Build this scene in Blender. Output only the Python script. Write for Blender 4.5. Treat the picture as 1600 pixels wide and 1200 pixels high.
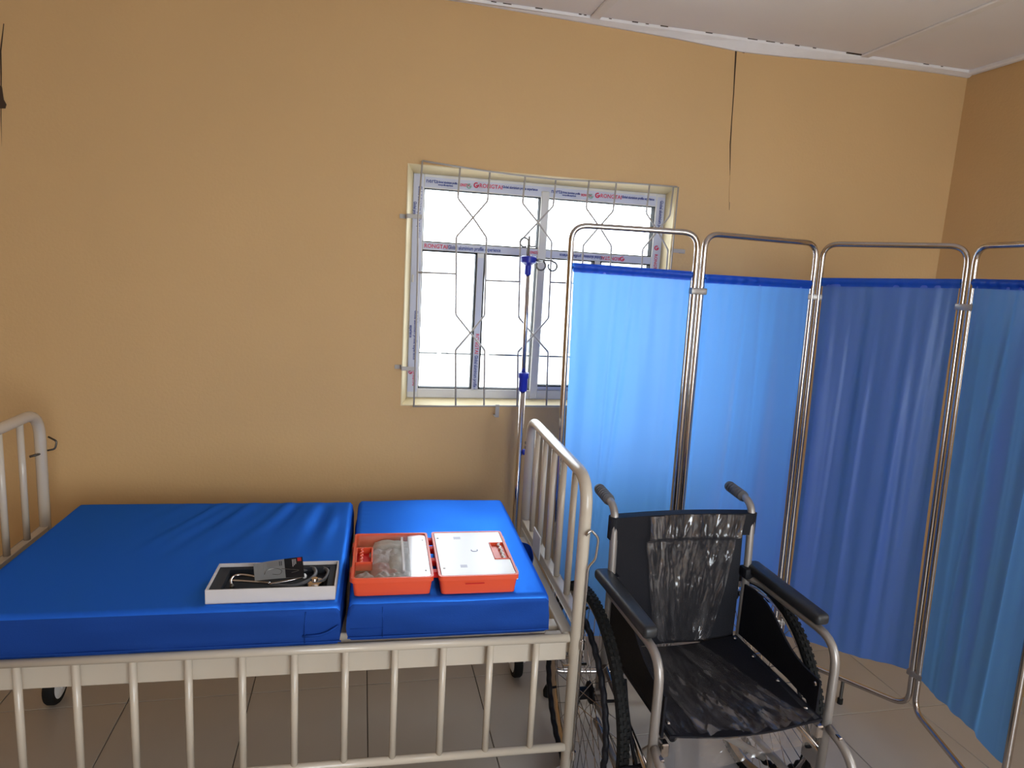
import bpy, bmesh, math, random
from mathutils import Vector, Matrix, noise
random.seed(7)
SC = bpy.context.scene
for o in list(bpy.data.objects): bpy.data.objects.remove(o)

# ------------------------------------------------------------ camera, world, light, exposure
cam = bpy.data.objects.new('camera', bpy.data.cameras.new('camera'))
SC.collection.objects.link(cam)
cam.data.sensor_width = 36; cam.data.lens = 1063.66 / 1600 * 36; cam.data.clip_start = .02
_r = Vector((.97575623, -.21144062, .05650345)); _u = Vector((-.01901835, .17527881, .98433513)); _f = Vector((.21803229, .96154574, -.16700814))
m = Matrix((_r, _u, -_f)).transposed().to_4x4(); m.translation = Vector((0, -2.68135, 1.54545))
cam.matrix_world = m
SC.camera = cam
W = bpy.data.worlds.new('sky'); SC.world = W; W.use_nodes = True
bg = W.node_tree.nodes['Background']; bg.inputs[0].default_value = (.86, .94, 1, 1); bg.inputs[1].default_value = 8
SC.view_settings.view_transform = 'Standard'; SC.view_settings.look = 'None'
SC.view_settings.gamma = 1; SC.view_settings.use_curve_mapping = False
SC.view_settings.exposure = 0.25
def portal(name, loc, rot, w, h):
    l = bpy.data.lights.new(name, 'AREA'); l.shape = 'RECTANGLE'; l.size = w; l.size_y = h; l.cycles.is_portal = True
    o = bpy.data.objects.new(name, l); o.location = loc; o.rotation_euler = rot; SC.collection.objects.link(o)
RX0, RX1, RY0, CZ = -2.3, 2.572, -4.5, 2.5          # room
SWD = (-2.85, -2.1, 1.0, 1.85)                       # right wall window, added for its light: y0,y1,z0,z1 (beyond the frame)
RW = (.1, 1.9, .5, 2.3)                           # unseen rear opening, added for fill light: x0,x1,z0,z1
portal('window_portal', (.71, .2, 1.445), (-math.pi/2, 0, 0), 1.06, .9)
portal('added_side_window_portal', (RX1+.2, (SWD[0]+SWD[1])/2, (SWD[2]+SWD[3])/2), (0, math.pi/2, 0), SWD[3]-SWD[2], SWD[1]-SWD[0])
portal('added_rear_window_portal', ((RW[0]+RW[1])/2, RY0-.1, (RW[2]+RW[3])/2), (math.pi/2, 0, 0), RW[1]-RW[0], RW[3]-RW[2])

# ------------------------------------------------------------ materials
def lin(c):
    return tuple((x/255/12.92 if x/255 <= .04045 else ((x/255+.055)/1.055)**2.4) for x in c)
def mat(name, col, rough=.5, metal=0, bump=0, bscale=40, var=0, vscale=3, spec=.5, coat=0, sheen=0, trans=0):
    M = bpy.data.materials.new(name); M.use_nodes = True; nt = M.node_tree; b = nt.nodes['Principled BSDF']
    b.inputs['Base Color'].default_value = (*col, 1); b.inputs['Roughness'].default_value = rough
    b.inputs['Metallic'].default_value = metal; b.inputs['Specular IOR Level'].default_value = spec
    b.inputs['Coat Weight'].default_value = coat; b.inputs['Sheen Weight'].default_value = sheen
    tc = nt.nodes.new('ShaderNodeTexCoord')
    if var:
        n = nt.nodes.new('ShaderNodeTexNoise'); n.inputs['Scale'].default_value = vscale; n.inputs['Detail'].default_value = 5
        nt.links.new(tc.outputs['Object'], n.inputs['Vector'])
        mx = nt.nodes.new('ShaderNodeMix'); mx.data_type = 'RGBA'
        mx.inputs[6].default_value = (*[c*(1-var) for c in col], 1); mx.inputs[7].default_value = (*[min(1, c*(1+var)) for c in col], 1)
        nt.links.new(n.outputs['Fac'], mx.inputs[0]); nt.links.new(mx.outputs[2], b.inputs['Base Color'])
    if bump:
        n = nt.nodes.new('ShaderNodeTexNoise'); n.inputs['Scale'].default_value = bscale; n.inputs['Detail'].default_value = 4
        nt.links.new(tc.outputs['Object'], n.inputs['Vector'])
        bp = nt.nodes.new('ShaderNodeBump'); bp.inputs['Strength'].default_value = bump; bp.inputs['Distance'].default_value = .01
        nt.links.new(n.outputs['Fac'], bp.inputs['Height']); nt.links.new(bp.outputs[0], b.inputs['Normal'])
    return M
def clear(name, tint, fac, rough=.1, bump=0, bscale=60):
    M = bpy.data.materials.new(name); M.use_nodes = True; nt = M.node_tree; nt.nodes.clear()
    out = nt.nodes.new('ShaderNodeOutputMaterial'); mx = nt.nodes.new('ShaderNodeMixShader')
    t = nt.nodes.new('ShaderNodeBsdfTransparent'); t.inputs[0].default_value = (*tint, 1)
    g = nt.nodes.new('ShaderNodeBsdfGlossy'); g.inputs['Roughness'].default_value = rough
    if isinstance(fac, float): mx.inputs[0].default_value = fac
    nt.links.new(t.outputs[0], mx.inputs[1]); nt.links.new(g.outputs[0], mx.inputs[2]); nt.links.new(mx.outputs[0], out.inputs[0])
    if bump:
        n = nt.nodes.new('ShaderNodeTexNoise'); n.inputs['Scale'].default_value = bscale
        bp = nt.nodes.new('ShaderNodeBump'); bp.inputs['Strength'].default_value = bump
        nt.links.new(n.outputs['Fac'], bp.inputs['Height']); nt.links.new(bp.outputs[0], g.inputs['Normal'])
    return M
def curtain_mat(name, col, tcol, tfac):
    M = bpy.data.materials.new(name); M.use_nodes = True; nt = M.node_tree; nt.nodes.clear()
    out = nt.nodes.new('ShaderNodeOutputMaterial')
    d = nt.nodes.new('ShaderNodeBsdfDiffuse'); d.inputs[0].default_value = (*col, 1)
    t = nt.nodes.new('ShaderNodeBsdfTranslucent'); t.inputs[0].default_value = (*tcol, 1)
    g = nt.nodes.new('ShaderNodeBsdfGlossy'); g.inputs['Roughness'].default_value = .4; g.inputs[0].default_value = (.8, .9, 1, 1)
    a = nt.nodes.new('ShaderNodeMixShader'); a.inputs[0].default_value = tfac
    c = nt.nodes.new('ShaderNodeMixShader'); c.inputs[0].default_value = .03
    nt.links.new(d.outputs[0], a.inputs[1]); nt.links.new(t.outputs[0], a.inputs[2])
    nt.links.new(a.outputs[0], c.inputs[1]); nt.links.new(g.outputs[0], c.inputs[2]); nt.links.new(c.outputs[0], out.inputs[0])
    return M
M_WALL = mat('ochre_wall_paint', (.66, .43, .205), .75, bump=.12, bscale=90, var=.07, vscale=1.3, spec=.25)
M_REVEAL = mat('cream_paint', (.75, .62, .36), .5, bump=.05)
M_CEIL = mat('ceiling_board', (.88, .86, .88), .8, var=.05, vscale=2)
M_CTRIM = mat('ceiling_batten', (.86, .84, .84), .7, var=.08, vscale=14)
M_TILE = mat('floor_tile_glaze', (.43, .375, .32), .30, var=.06, vscale=5, spec=.8)
M_GROUT = mat('grout', (.10, .075, .06), .9)
M_ENAMEL = mat('cream_enamel', (.58, .50, .405), .25, spec=.5, coat=.3)
def sheen_mat(name, col, gcol, gf, rough):
    M = bpy.data.materials.new(name); M.use_nodes = True; nt = M.node_tree; nt.nodes.clear()
    out = nt.nodes.new('ShaderNodeOutputMaterial'); d = nt.nodes.new('ShaderNodeBsdfDiffuse'); d.inputs[0].default_value = (*col, 1)
    g = nt.nodes.new('ShaderNodeBsdfGlossy'); g.inputs['Roughness'].default_value = rough; g.inputs[0].default_value = (*gcol, 1)
    a = nt.nodes.new('ShaderNodeMixShader'); a.inputs[0].default_value = gf
    n = nt.nodes.new('ShaderNodeTexNoise'); n.inputs['Scale'].default_value = 350; tc = nt.nodes.new('ShaderNodeTexCoord')
    b = nt.nodes.new('ShaderNodeBump'); b.inputs['Strength'].default_value = .06; b.inputs['Distance'].default_value = .01
    nt.links.new(tc.outputs['Object'], n.inputs['Vector']); nt.links.new(n.outputs['Fac'], b.inputs['Height'])
    nt.links.new(b.outputs[0], d.inputs['Normal']); nt.links.new(b.outputs[0], g.inputs['Normal'])
    nt.links.new(d.outputs[0], a.inputs[1]); nt.links.new(g.outputs[0], a.inputs[2]); nt.links.new(a.outputs[0], out.inputs[0])
    return M
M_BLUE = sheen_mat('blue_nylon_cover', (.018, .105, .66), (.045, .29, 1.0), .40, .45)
M_BLUE_SHADED = sheen_mat('blue_nylon_shaded_side', (.014, .050, .25), (.03, .16, .7), .12, .5)  # darker copy of the cover nylon, shade on the sides put into the colour
M_CHROME = mat('chrome', (.52, .48, .46), .17, 1)
M_STEEL = mat('painted_steel', (.36, .33, .31), .38, .55)
M_DARKST = mat('dark_steel', (.12, .11, .10), .3, .9)
M_BLACK = mat('black_vinyl', (.009, .009, .013), .55, bump=.1, bscale=200, spec=.22)
M_PAD = mat('black_foam_pad', (.02, .021, .024), .42, bump=.05, bscale=200)
M_RUB = mat('black_rubber', (.009, .009, .009), .75, bump=.1, bscale=120, spec=.25)
M_GREYR = mat('grey_rubber', (.10, .10, .11), .5)
M_WPLA = mat('white_plastic', (.72, .71, .70), .35)
M_ORANGE = mat('orange_plastic', (.78, .085, .028), .38, spec=.5)
M_RED = mat('red_plastic', (.66, .015, .015), .6, spec=.25)
M_WPANEL = mat('white_glossy_panel', (.82, .82, .82), .3, spec=.6)
M_CARD = mat('white_card', (.62, .58, .57), .6)
M_FOAM = mat('dark_foam', (.012, .015, .022), .8, bump=.1, bscale=300)
M_LEAFG = mat('grey_print', (.34, .34, .34), .4); M_LEAFK = mat('black_print', (.012, .01, .012), .35)
M_REDP = mat('red_print', (.7, .03, .03), .4)
M_BLUEP = mat('blue_plastic', (.02, .035, .42), .35)
M_ALU = mat('white_aluminium', (.66, .64, .60), .35, spec=.5)
M_FILM = mat('protective_film', (.55, .57, .68), .45, spec=.5)
M_TXTB = mat('blue_ink', (.05, .07, .28), .5); M_TXTR = mat('red_ink', (.65, .04, .10), .5); M_TXTG = mat('green_ink', (.25, .42, .36), .5)
M_GRILLE = mat('white_grille_paint', (.42, .38, .34), .4)
M_CRACK = mat('dark_crack', (.06, .035, .02), .9)
M_EXTW = mat('exterior_white', (.82, .82, .82), .9); M_EXTR = mat('exterior_roof', (.62, .64, .68), .7); M_EXTB = mat('exterior_blue_glass', (.42, .50, .62), .4)
M_EXTG = mat('exterior_concrete', (.6, .58, .55), .95, var=.1)
M_PANE = clear('window_glass', (.98, .99, 1), .06, .02)
M_WRAP = clear('plastic_wrap', (.90, .88, .88), .17, .17, bump=.35, bscale=14)
_nt = M_WRAP.node_tree; _mx = [n for n in _nt.nodes if n.type == 'MIX_SHADER'][0]; _gl = [n for n in _nt.nodes if n.type == 'BSDF_GLOSSY'][0]
_d = _nt.nodes.new('ShaderNodeBsdfDiffuse'); _d.inputs[0].default_value = (.55, .50, .50, 1); _m2 = _nt.nodes.new('ShaderNodeMixShader'); _m2.inputs[0].default_value = .30
_nt.links.new(_gl.outputs[0], _m2.inputs[1]); _nt.links.new(_d.outputs[0], _m2.inputs[2]); _nt.links.new(_m2.outputs[0], _mx.inputs[2])
_tc = _nt.nodes.new('ShaderNodeTexCoord'); _mp = _nt.nodes.new('ShaderNodeMapping'); _mp.inputs['Scale'].default_value = (20, 3.2, 3.2)
_mp.inputs['Rotation'].default_value = (0, .12, .15)
_n = _nt.nodes.new('ShaderNodeTexNoise'); _n.inputs['Scale'].default_value = 1.0; _n.inputs['Detail'].default_value = 6; _n.inputs['Distortion'].default_value = .8
_cr = _nt.nodes.new('ShaderNodeMapRange'); _cr.inputs[1].default_value = .42; _cr.inputs[2].default_value = .75; _cr.inputs[3].default_value = .07; _cr.inputs[4].default_value = .36
_nt.links.new(_tc.outputs['Object'], _mp.inputs[0]); _nt.links.new(_mp.outputs[0], _n.inputs['Vector']); _nt.links.new(_n.outputs['Fac'], _cr.inputs[0]); _nt.links.new(_cr.outputs[0], _mx.inputs[0])
M_LID = clear('clear_plastic_cover', (.97, .96, .96), .11, .14)
M_CURT = curtain_mat('blue_curtain', (.10, .18, .72), (.16, .49, 1.0), .56)
M_HEM = curtain_mat('blue_curtain_hem', (.02, .11, .5), (.05, .28, .95), .5)

# ------------------------------------------------------------ helpers
def link(o): SC.collection.objects.link(o); return o
def thing(name, label, cat, loc=(0, 0, 0), rz=0, group=None):
    o = bpy.data.objects.new(name, None); link(o); o.location = loc; o.rotation_euler = (0, 0, rz); o.empty_display_size = .1
    o['label'] = label; o['category'] = cat
    if group: o['group'] = group
    return o
def obj(name, bm, m, parent=None, smooth=False, label=None, kind=None, ang=40):
    me = bpy.data.meshes.new(name)
    if smooth:
        for f in bm.faces: f.smooth = True
        a = math.radians(ang)
        for e in bm.edges:
            if len(e.link_faces) == 2 and e.calc_face_angle(0) > a: e.smooth = False
    bm.to_mesh(me); bm.free()
    for mm in (m if isinstance(m, (list, tuple)) else [m]): me.materials.append(mm)
    o = bpy.data.objects.new(name, me); link(o)
    if parent: o.parent = parent
    if label: o['label'] = label
    if kind: o['kind'] = kind
    return o
def copy_as(o, loc=None, rot=None, parent=None):
    c = o.copy(); link(c)
    if loc is not None: c.location = loc
    if rot is not None: c.rotation_euler = rot
    if parent: c.parent = parent
    return c
def BM(): return bmesh.new()
def box(bm, x0, x1, y0, y1, z0, z1, bev=0, seg=2, mi=0, mtx=None):
    r = bmesh.ops.create_cube(bm, size=1)
    vs = r['verts']
    for v in vs: v.co = Vector((x0+(v.co.x+.5)*(x1-x0), y0+(v.co.y+.5)*(y1-y0), z0+(v.co.z+.5)*(z1-z0)))
    fs = set(f for v in vs for f in v.link_faces)
    if bev:
        es = list(set(e for v in vs for e in v.link_edges))
        q = bmesh.ops.bevel(bm, geom=es, offset=bev, segments=seg, affect='EDGES', profile=.5)
        fs = set(f for f in fs if f.is_valid) | set(q['faces'])
    if mtx is not None:
        for v in set(v for f in fs for v in f.verts): v.co = mtx @ v.co
    for f in fs: f.material_index = mi
    return bm
def fillet(pts, rad, n=6):
    pts = [Vector(p) for p in pts]
    if rad <= 0: return pts
    out = [pts[0]]
    for i in range(1, len(pts)-1):
        a, b, c = pts[i-1], pts[i], pts[i+1]
        d1 = (a-b); d2 = (c-b); r = min(rad, d1.length*.49, d2.length*.49)
        p, q = b+d1.normalized()*r, b+d2.normalized()*r
        for k in range(n+1):
            t = k/n; out.append((1-t)**2*p+2*t*(1-t)*b+t*t*q)
    out.append(pts[-1]); return out
def smooth_path(pts, n=6):
    P = [Vector(p) for p in pts]; out = []
    for i in range(len(P)-1):
        a = P[max(i-1, 0)]; b = P[i]; c = P[i+1]; d = P[min(i+2, len(P)-1)]
        for k in range(n):
            t = k/n
            out.append(.5*((2*b)+(c-a)*t+(2*a-5*b+4*c-d)*t*t+(3*b-a-3*c+d)*t**3))
    out.append(P[-1]); return out
def tube(bm, pts, r, fil=0, seg=12, closed=False, caps=True, mi=0, sx=1.0):
    P = fillet(pts, fil) if not closed else [Vector(p) for p in pts]
    Q = [P[0]]
    for p in P[1:]:
        if (p-Q[-1]).length > 1e-5: Q.append(p)
    P = Q; n = len(P); rings = []
    def tan(i):
        if closed: return (P[(i+1) % n]-P[i-1]).normalized()
        if i == 0: return (P[1]-P[0]).normalized()
        if i == n-1: return (P[-1]-P[-2]).normalized()
        return ((P[i+1]-P[i]).normalized()+(P[i]-P[i-1]).normalized()).normalized()
    t0 = tan(0); ref = Vector((0, 0, 1)) if abs(t0.z) < .9 else Vector((1, 0, 0))
    nr = t0.cross(ref).normalized()
    for i in range(n):
        t = tan(i); nr = (nr-t*nr.dot(t)).normalized(); bn = t.cross(nr)
        rr = r(i/(n-1)) if callable(r) else r
        rings.append([bm.verts.new(P[i]+(nr*math.cos(2*math.pi*k/seg)*sx+bn*math.sin(2*math.pi*k/seg))*rr) for k in range(seg)])
    for i in range(n if closed else n-1):
        A, B = rings[i], rings[(i+1) % n]
        for k in range(seg):
            f = bm.faces.new((A[k], A[(k+1) % seg], B[(k+1) % seg], B[k])); f.material_index = mi
    if caps and not closed:
        bm.faces.new(rings[0][::-1]).material_index = mi; bm.faces.new(rings[-1]).material_index = mi
    return bm
def lathe(bm, prof, org, axis='z', seg=32, mi=0, closed=False):
    """prof: list of (radius, height)"""
    rings = []; org = Vector(org)
    for (r, h) in prof:
        ring = []
        for k in range(seg):
            a = 2*math.pi*k/seg; c, s = math.cos(a)*max(r, 1e-5), math.sin(a)*max(r, 1e-5)
            ring.append(bm.verts.new(org+(Vector((c, s, h)) if axis == 'z' else Vector((h, c, s)) if axis == 'x' else Vector((s, h, c)))))
        rings.append(ring)
    n = len(rings)
    for i in range(n if closed else n-1):
        A, B = rings[i], rings[(i+1) % n]
        for k in range(seg): bm.faces.new((A[k], A[(k+1) % seg], B[(k+1) % seg], B[k])).material_index = mi
    if not closed:
        if prof[0][0] > 1e-4: bm.faces.new(rings[0][::-1])
        if prof[-1][0] > 1e-4: bm.faces.new(rings[-1])
    bmesh.ops.recalc_face_normals(bm, faces=bm.faces)
    return bm
def extr(bm, poly, axis, a0, a1, mi=0):
    """extrude a 2D polygon; axis 'x': poly is (y,z); 'y': poly is (x,z); 'z': (x,y)"""
    def P(p, a): return Vector((a, p[0], p[1])) if axis == 'x' else Vector((p[0], a, p[1])) if axis == 'y' else Vector((p[0], p[1], a))
    A = [bm.verts.new(P(p, a0)) for p in poly]; B = [bm.verts.new(P(p, a1)) for p in poly]
    fs = [bm.faces.new(A[::-1]), bm.faces.new(B)]
    n = len(poly)
    for i in range(n): fs.append(bm.faces.new((A[i], A[(i+1) % n], B[(i+1) % n], B[i])))
    for f in fs: f.material_index = mi
    bmesh.ops.recalc_face_normals(bm, faces=fs)
    return bm
def structure(o): o['kind'] = 'structure'; return o
def text_obj(name, s, size, m, parent, mtx, bold=0.0):
    cu = bpy.data.curves.new(name, 'FONT'); cu.body = s; cu.size = size; cu.align_x = 'LEFT'; cu.align_y = 'CENTER'; cu.offset = bold
    cu.resolution_u = 2
    t = bpy.data.objects.new(name+'_tmp', cu); link(t)
    dg = bpy.context.evaluated_depsgraph_get(); dg.update()
    me = bpy.data.meshes.new_from_object(t.evaluated_get(dg)); bpy.data.objects.remove(t)
    me.transform(mtx); me.materials.clear(); me.materials.append(m); me.name = name
    o = bpy.data.objects.new(name, me); link(o); o.parent = parent
    return o

# ------------------------------------------------------------ room shell
floor = structure(obj('floor', box(BM(), RX0-.15, RX1+.15, RY0-.15, .15, -.06, -.006), M_GROUT))
TS = .404; tx0 = -.7612; ty0 = -.3411; tmesh = {}
def clampi(a, b, lo, hi): return max(a, lo), min(b, hi)
for i in range(-6, 10):
    for j in range(-12, 3):
        x0, x1 = clampi(tx0+i*TS+.0015, tx0+(i+1)*TS-.0015, RX0, RX1); y0, y1 = clampi(ty0+j*TS+.0015, ty0+(j+1)*TS-.0015, RY0, 0)
        if x1-x0 < .01 or y1-y0 < .01: continue
        key = (round(x1-x0, 3), round(y1-y0, 3))
        loc = ((x0+x1)/2, (y0+y1)/2, 0)
        if key not in tmesh:
            w, h = key[0]/2, key[1]/2
            tmesh[key] = obj('tile', box(BM(), -w, w, -h, h, -.006, 0, .0012, 1), M_TILE, floor); tmesh[key].location = loc
        else: copy_as(tmesh[key], loc)
# back wall with the window opening
OX0, OX1, OZ0, OZ1 = .163, 1.248, .988, 1.908
def wall_with_hole(bm, x0, x1, z0, z1, hx0, hx1, hz0, hz1, y0, y1):
    for (a, b, c, d) in ((x0, hx0, z0, z1), (hx1, x1, z0, z1), (hx0, hx1, z0, hz0), (hx0, hx1, hz1, z1)):
        if d-c > .001: box(bm, a, b, y0, y1, c, d)
    return bm
wall_back = structure(obj('wall_back', wall_with_hole(BM(), RX0-.15, RX1+.15, 0, CZ+.1, OX0, OX1, OZ0, OZ1, 0, .15), M_WALL))
bm = BM(); SWY0, SWY1, SWZ0, SWZ1 = SWD
for (a, b, c, d) in ((RY0, SWY0, 0, CZ+.1), (SWY1, 0, 0, CZ+.1), (SWY0, SWY1, 0, SWZ0), (SWY0, SWY1, SWZ1, CZ+.1)): box(bm, RX1, RX1+.15, a, b, c, d)
structure(obj('wall_right', bm, M_WALL))
bm = BM()
for (a, b, c, d) in ((SWY0, SWY0+.04, SWZ0, SWZ1), (SWY1-.04, SWY1, SWZ0, SWZ1), (SWY0, SWY1, SWZ0, SWZ0+.04), (SWY0, SWY1, SWZ1-.04, SWZ1), ((SWY0+SWY1)/2-.02, (SWY0+SWY1)/2+.02, SWZ0, SWZ1)): box(bm, RX1+.06, RX1+.11, a, b, c, d, .003, 1)
structure(obj('added_side_window', bm, M_ALU))  # frame of the unseen right wall window, added to light the screen
structure(obj('wall_left', box(BM(), RX0-.15, RX0, RY0, 0, 0, CZ+.1), M_WALL))
wall_rear = structure(obj('wall_rear', wall_with_hole(BM(), RX0-.15, RX1+.15, 0, CZ+.1, *RW, RY0-.15, RY0), M_WALL))
# frame of the rear window, added behind the camera as fill light
bm = BM()
box(bm, RW[0], RW[0]+.05, RY0-.12, RY0+.01, RW[2], RW[3], .004, 1); box(bm, RW[1]-.05, RW[1], RY0-.12, RY0+.01, RW[2], RW[3], .004, 1); box(bm, RW[0], RW[1], RY0-.12, RY0+.01, RW[3]-.05, RW[3], .004, 1)
structure(obj('added_rear_window', bm, M_ALU))
# cracks and chased plaster strip on the back wall
bm = BM(); tube(bm, [(1.451, -.001, 2.47), (1.462, -.001, 2.3), (1.470, -.001, 2.1), (1.488, -.001, 1.95), (1.498, -.001, 1.838)], lambda t: .0022*(1-t)+.0007, seg=6)
obj('plaster_crack', bm, M_CRACK, wall_back)
bm = BM(); box(bm, 1.443, 1.462, -.003, .002, 2.462, 2.474); box(bm, 1.478, 1.49, -.003, .002, 2.455, 2.468); obj('plaster_hole', bm, M_CRACK, wall_back)
bm = BM(); extr(bm, [(1.456, 2.46), (1.484, 2.46), (1.478, 2.2), (1.505, 1.87), (1.492, 1.87), (1.466, 2.2)], 'y', -.0028, .001); obj('plaster_patch', bm, M_WALL, wall_back)
bm = BM(); tube(bm, [(-1.151, -.001, 2.235), (-1.165, -.001, 2.15), (-1.168, -.001, 2.08), (-1.176, -.001, 1.95), (-1.18, -.001, 1.85)], lambda t: .0024*(1-abs(2*t-.7))*.8+.0007, seg=6)
obj('plaster_crack', bm, M_CRACK, wall_back)
bm = BM(); extr(bm, [(-1.178, 2.045), (-1.168, 2.04), (-1.165, 2.0), (-1.158, 1.985), (-1.162, 1.972), (-1.18, 1.97)], 'y', -.002, .001); obj('plaster_hole', bm, M_CRACK, wall_back)
# ceiling boards with battens
ceil = structure(obj('ceiling', box(BM(), RX0-.15, RX1+.15, RY0-.15, .15, CZ+.012, CZ+.1), M_CEIL))
xs = [.84+1.18*k for k in range(-3, 3)]; edges = [RX0]+[x for x in xs if RX0 < x < RX1-.02]+[RX1]
for a, b in zip(edges[:-1], edges[1:]):
    for (c, d) in ((-2.4, 0), (RY0, -2.4)):
        obj('ceiling_board', box(BM(), a+.002, b-.002, c+.002, d-.002, CZ, CZ+.012, .001, 1), M_CEIL, ceil)
for x in edges[1:-1]:
    obj('batten', box(BM(), x-.02, x+.02, RY0, -.02, CZ-.009, CZ, .003, 1), M_CTRIM, ceil)
obj('batten', box(BM(), RX0, RX1, -2.42, -2.38, CZ-.009, CZ, .003, 1), M_CTRIM, ceil)
zl = [(RX0, 2.505), (-.9, 2.505), (.357, 2.498), (1.0, 2.482), (1.2, 2.476), (1.475, 2.463), (1.65, 2.468), (1.778, 2.474), (2.108, 2.484), (2.4, 2.486), (RX1, 2.483)]
bm = BM(); rows = []
for i, (x, z) in enumerate(zl):
    z = z-.006+.002*math.sin(i*7.)
    rows.append([bm.verts.new(p) for p in ((x, .0, z), (x, -.010, z), (x, -.034, CZ-.010), (x, -.036, CZ+.003), (x, 0, CZ+.003))])
for A, B in zip(rows[:-1], rows[1:]):
    for k in range(5): bm.faces.new((A[k], A[(k+1) % 5], B[(k+1) % 5], B[k]))
bmesh.ops.recalc_face_normals(bm, faces=bm.faces)
trim1 = structure(obj('trim_1', bm, M_CTRIM))
bm = BM()
for x in [.45, .5, .62, .78, .8, .9, 1.0, 1.05, 1.12, 1.31, 1.5, 1.58, 1.63, 1.7, 1.78, 2.0, 2.32, 2.4]:
    w = random.uniform(.004, .022); y = -.035-random.uniform(0, .003)
    box(bm, x-w, x+w, y-.002, y+.002, CZ-.0025, CZ+.001)
box(bm, 1.93, 2.0, -.041, -.034, CZ-.004, CZ+.001)
obj('dark_gap', bm, M_CRACK, trim1)
bm = BM(); box(bm, RX1-.03, RX1, RY0, -.03, CZ-.018, CZ+.003, .005, 1); structure(obj('trim_2', bm, M_CTRIM))
for z0 in (0,):
    pass
# ------------------------------------------------------------ window_1 : reveal, frame, film with print, panes
FX0, FX1, FZ0, FZ1, FY = .186, 1.236, 1.005, 1.888, .06
win = bpy.data.objects.new('window_1', None); link(win); win.location = (.7, 0, 1.0); win['kind'] = 'structure'
WL = Vector((.7, 0, 1.0))
def wobj(name, bm, m, parent=None, **k):
    bmesh.ops.translate(bm, verts=bm.verts, vec=-WL)
    return obj(name, bm, m, parent or win, **k)
bm = BM()
o4 = [(OX0, OZ0), (OX1, OZ0), (OX1, OZ1), (OX0, OZ1)]; i4 = [(FX0, FZ0), (FX1, FZ0), (FX1, FZ1), (FX0, FZ1)]
lip = [(OX0-.004, OZ0-.004), (OX1+.004, OZ0-.004), (OX1+.004, OZ1+.004), (OX0-.004, OZ1+.004)]
R0 = [bm.verts.new((x, -.003, z)) for x, z in lip]; R1 = [bm.verts.new((x, -.003, z)) for x, z in o4]
R2 = [bm.verts.new((x, FY, z)) for x, z in i4]; R3 = [bm.verts.new((x, .15, z)) for x, z in i4]
R4 = [bm.verts.new((x, .001, z)) for x, z in lip]
for A, B in ((R4, R0), (R0, R1), (R1, R2), (R2, R3)):
    for k in range(4): bm.faces.new((A[k], A[(k+1) % 4], B[(k+1) % 4], B[k]))
bmesh.ops.recalc_face_normals(bm, faces=bm.faces)
wobj('reveal', bm, M_REVEAL)
def bar(name, x0, x1, z0, z1, y0=FY, y1=FY+.05, m=M_ALU, film=None):
    o = wobj(name, box(BM(), x0, x1, y0, y1, z0, z1, .003, 1), m)
    if film:
        a, b, c, d = film
        f = wobj('film_strip', box(BM(), a, b, y0-.0012, y0-.0002, c, d), M_FILM, o)
        return f
    return o
fl = bar('left_stile', FX0, .230, FZ0, FZ1, film=(FX0+.002, .226, 1.03, FZ1-.004))
ft = bar('top_rail', .228, FX1-.03, 1.834, FZ1, y0=FY+.002, film=(.231, FX1-.044, 1.838, FZ1-.012))
bar('bottom_rail', .228, FX1-.03, FZ0, 1.044, y0=FY+.002)
fr = bar('right_stile', 1.194, FX1, FZ0, FZ1, film=(1.199, FX1-.003, 1.02, FZ1-.015))
fm = bar('mullion', .698, .731, FZ0+.003, FZ1-.03, y0=FY-.006)
fta = bar('transom', .229, .70, 1.598, 1.631, y0=FY+.004, film=(.232, .697, 1.601, 1.628))
ftb = bar('transom', .729, 1.196, 1.595, 1.628, y0=FY+.004, film=(.733, 1.193, 1.598, 1.625))
fs = bar('sash_stile', .449, .481, 1.04, 1.60, y0=FY+.008, film=(.453, .477, 1.045, 1.58))
bar('sash_stile', .944, .974, 1.04, 1.598, y0=FY+.008)
bar('sash_rail', .728, .945, 1.044, 1.064, y0=FY+.01, film=(.735, .94, 1.046, 1.063))
for (a, b, c, d) in ((.228, .70, 1.628, 1.838), (.729, 1.196, 1.625, 1.838), (.228, .45, 1.042, 1.60), (.479, .70, 1.042, 1.60), (.729, .946, 1.06, 1.598), (.972, 1.196, 1.042, 1.598)):
    gk = BM(); q = .004
    for (e, f, g, h) in ((a, b, c, c+.0055), (a, b, d-.0065, d), (a, a+.005, c, d), (b-.0045, b, c, d)): box(gk, e, f, FY+.006, FY+.040, g, h)
    wobj('gasket', gk, M_RUB)
    wobj('pane', box(BM(), a, b, FY+.028, FY+.033, c, d), M_PANE)
wobj('latch', box(BM(), .192, .2, FY-.008, FY, 1.47, 1.5, .002, 1), M_ALU)
def wtxt(s, x, z, size, m, parent, rot=0, y=FY-.003):
    mt = Matrix.Translation(Vector((x, y, z))-WL) @ Matrix.Rotation(rot, 4, 'Y') @ Matrix.Rotation(math.pi/2, 4, 'X') @ Matrix.Diagonal((1, 1.45 if size < .016 else 1.05, 1, 1))
    return text_obj('printed_text', s, size, m, parent, mt, bold=.0004)
def emblem(x, z, r, m, parent, y=FY-.0025):
    bm = BM(); tube(bm, [(x+r*math.cos(a), y, z+r*math.sin(a)) for a in [math.radians(t) for t in range(60, 400, 20)]], r*.3, seg=6)
    extr(bm, [(x-r*.3, z), (x+r*.9, z+r*.2), (x+r*.2, z-r*.7)], 'y', y-.0005, y+.0005)
    wobj('printed_emblem', bm, m, parent)
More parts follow.
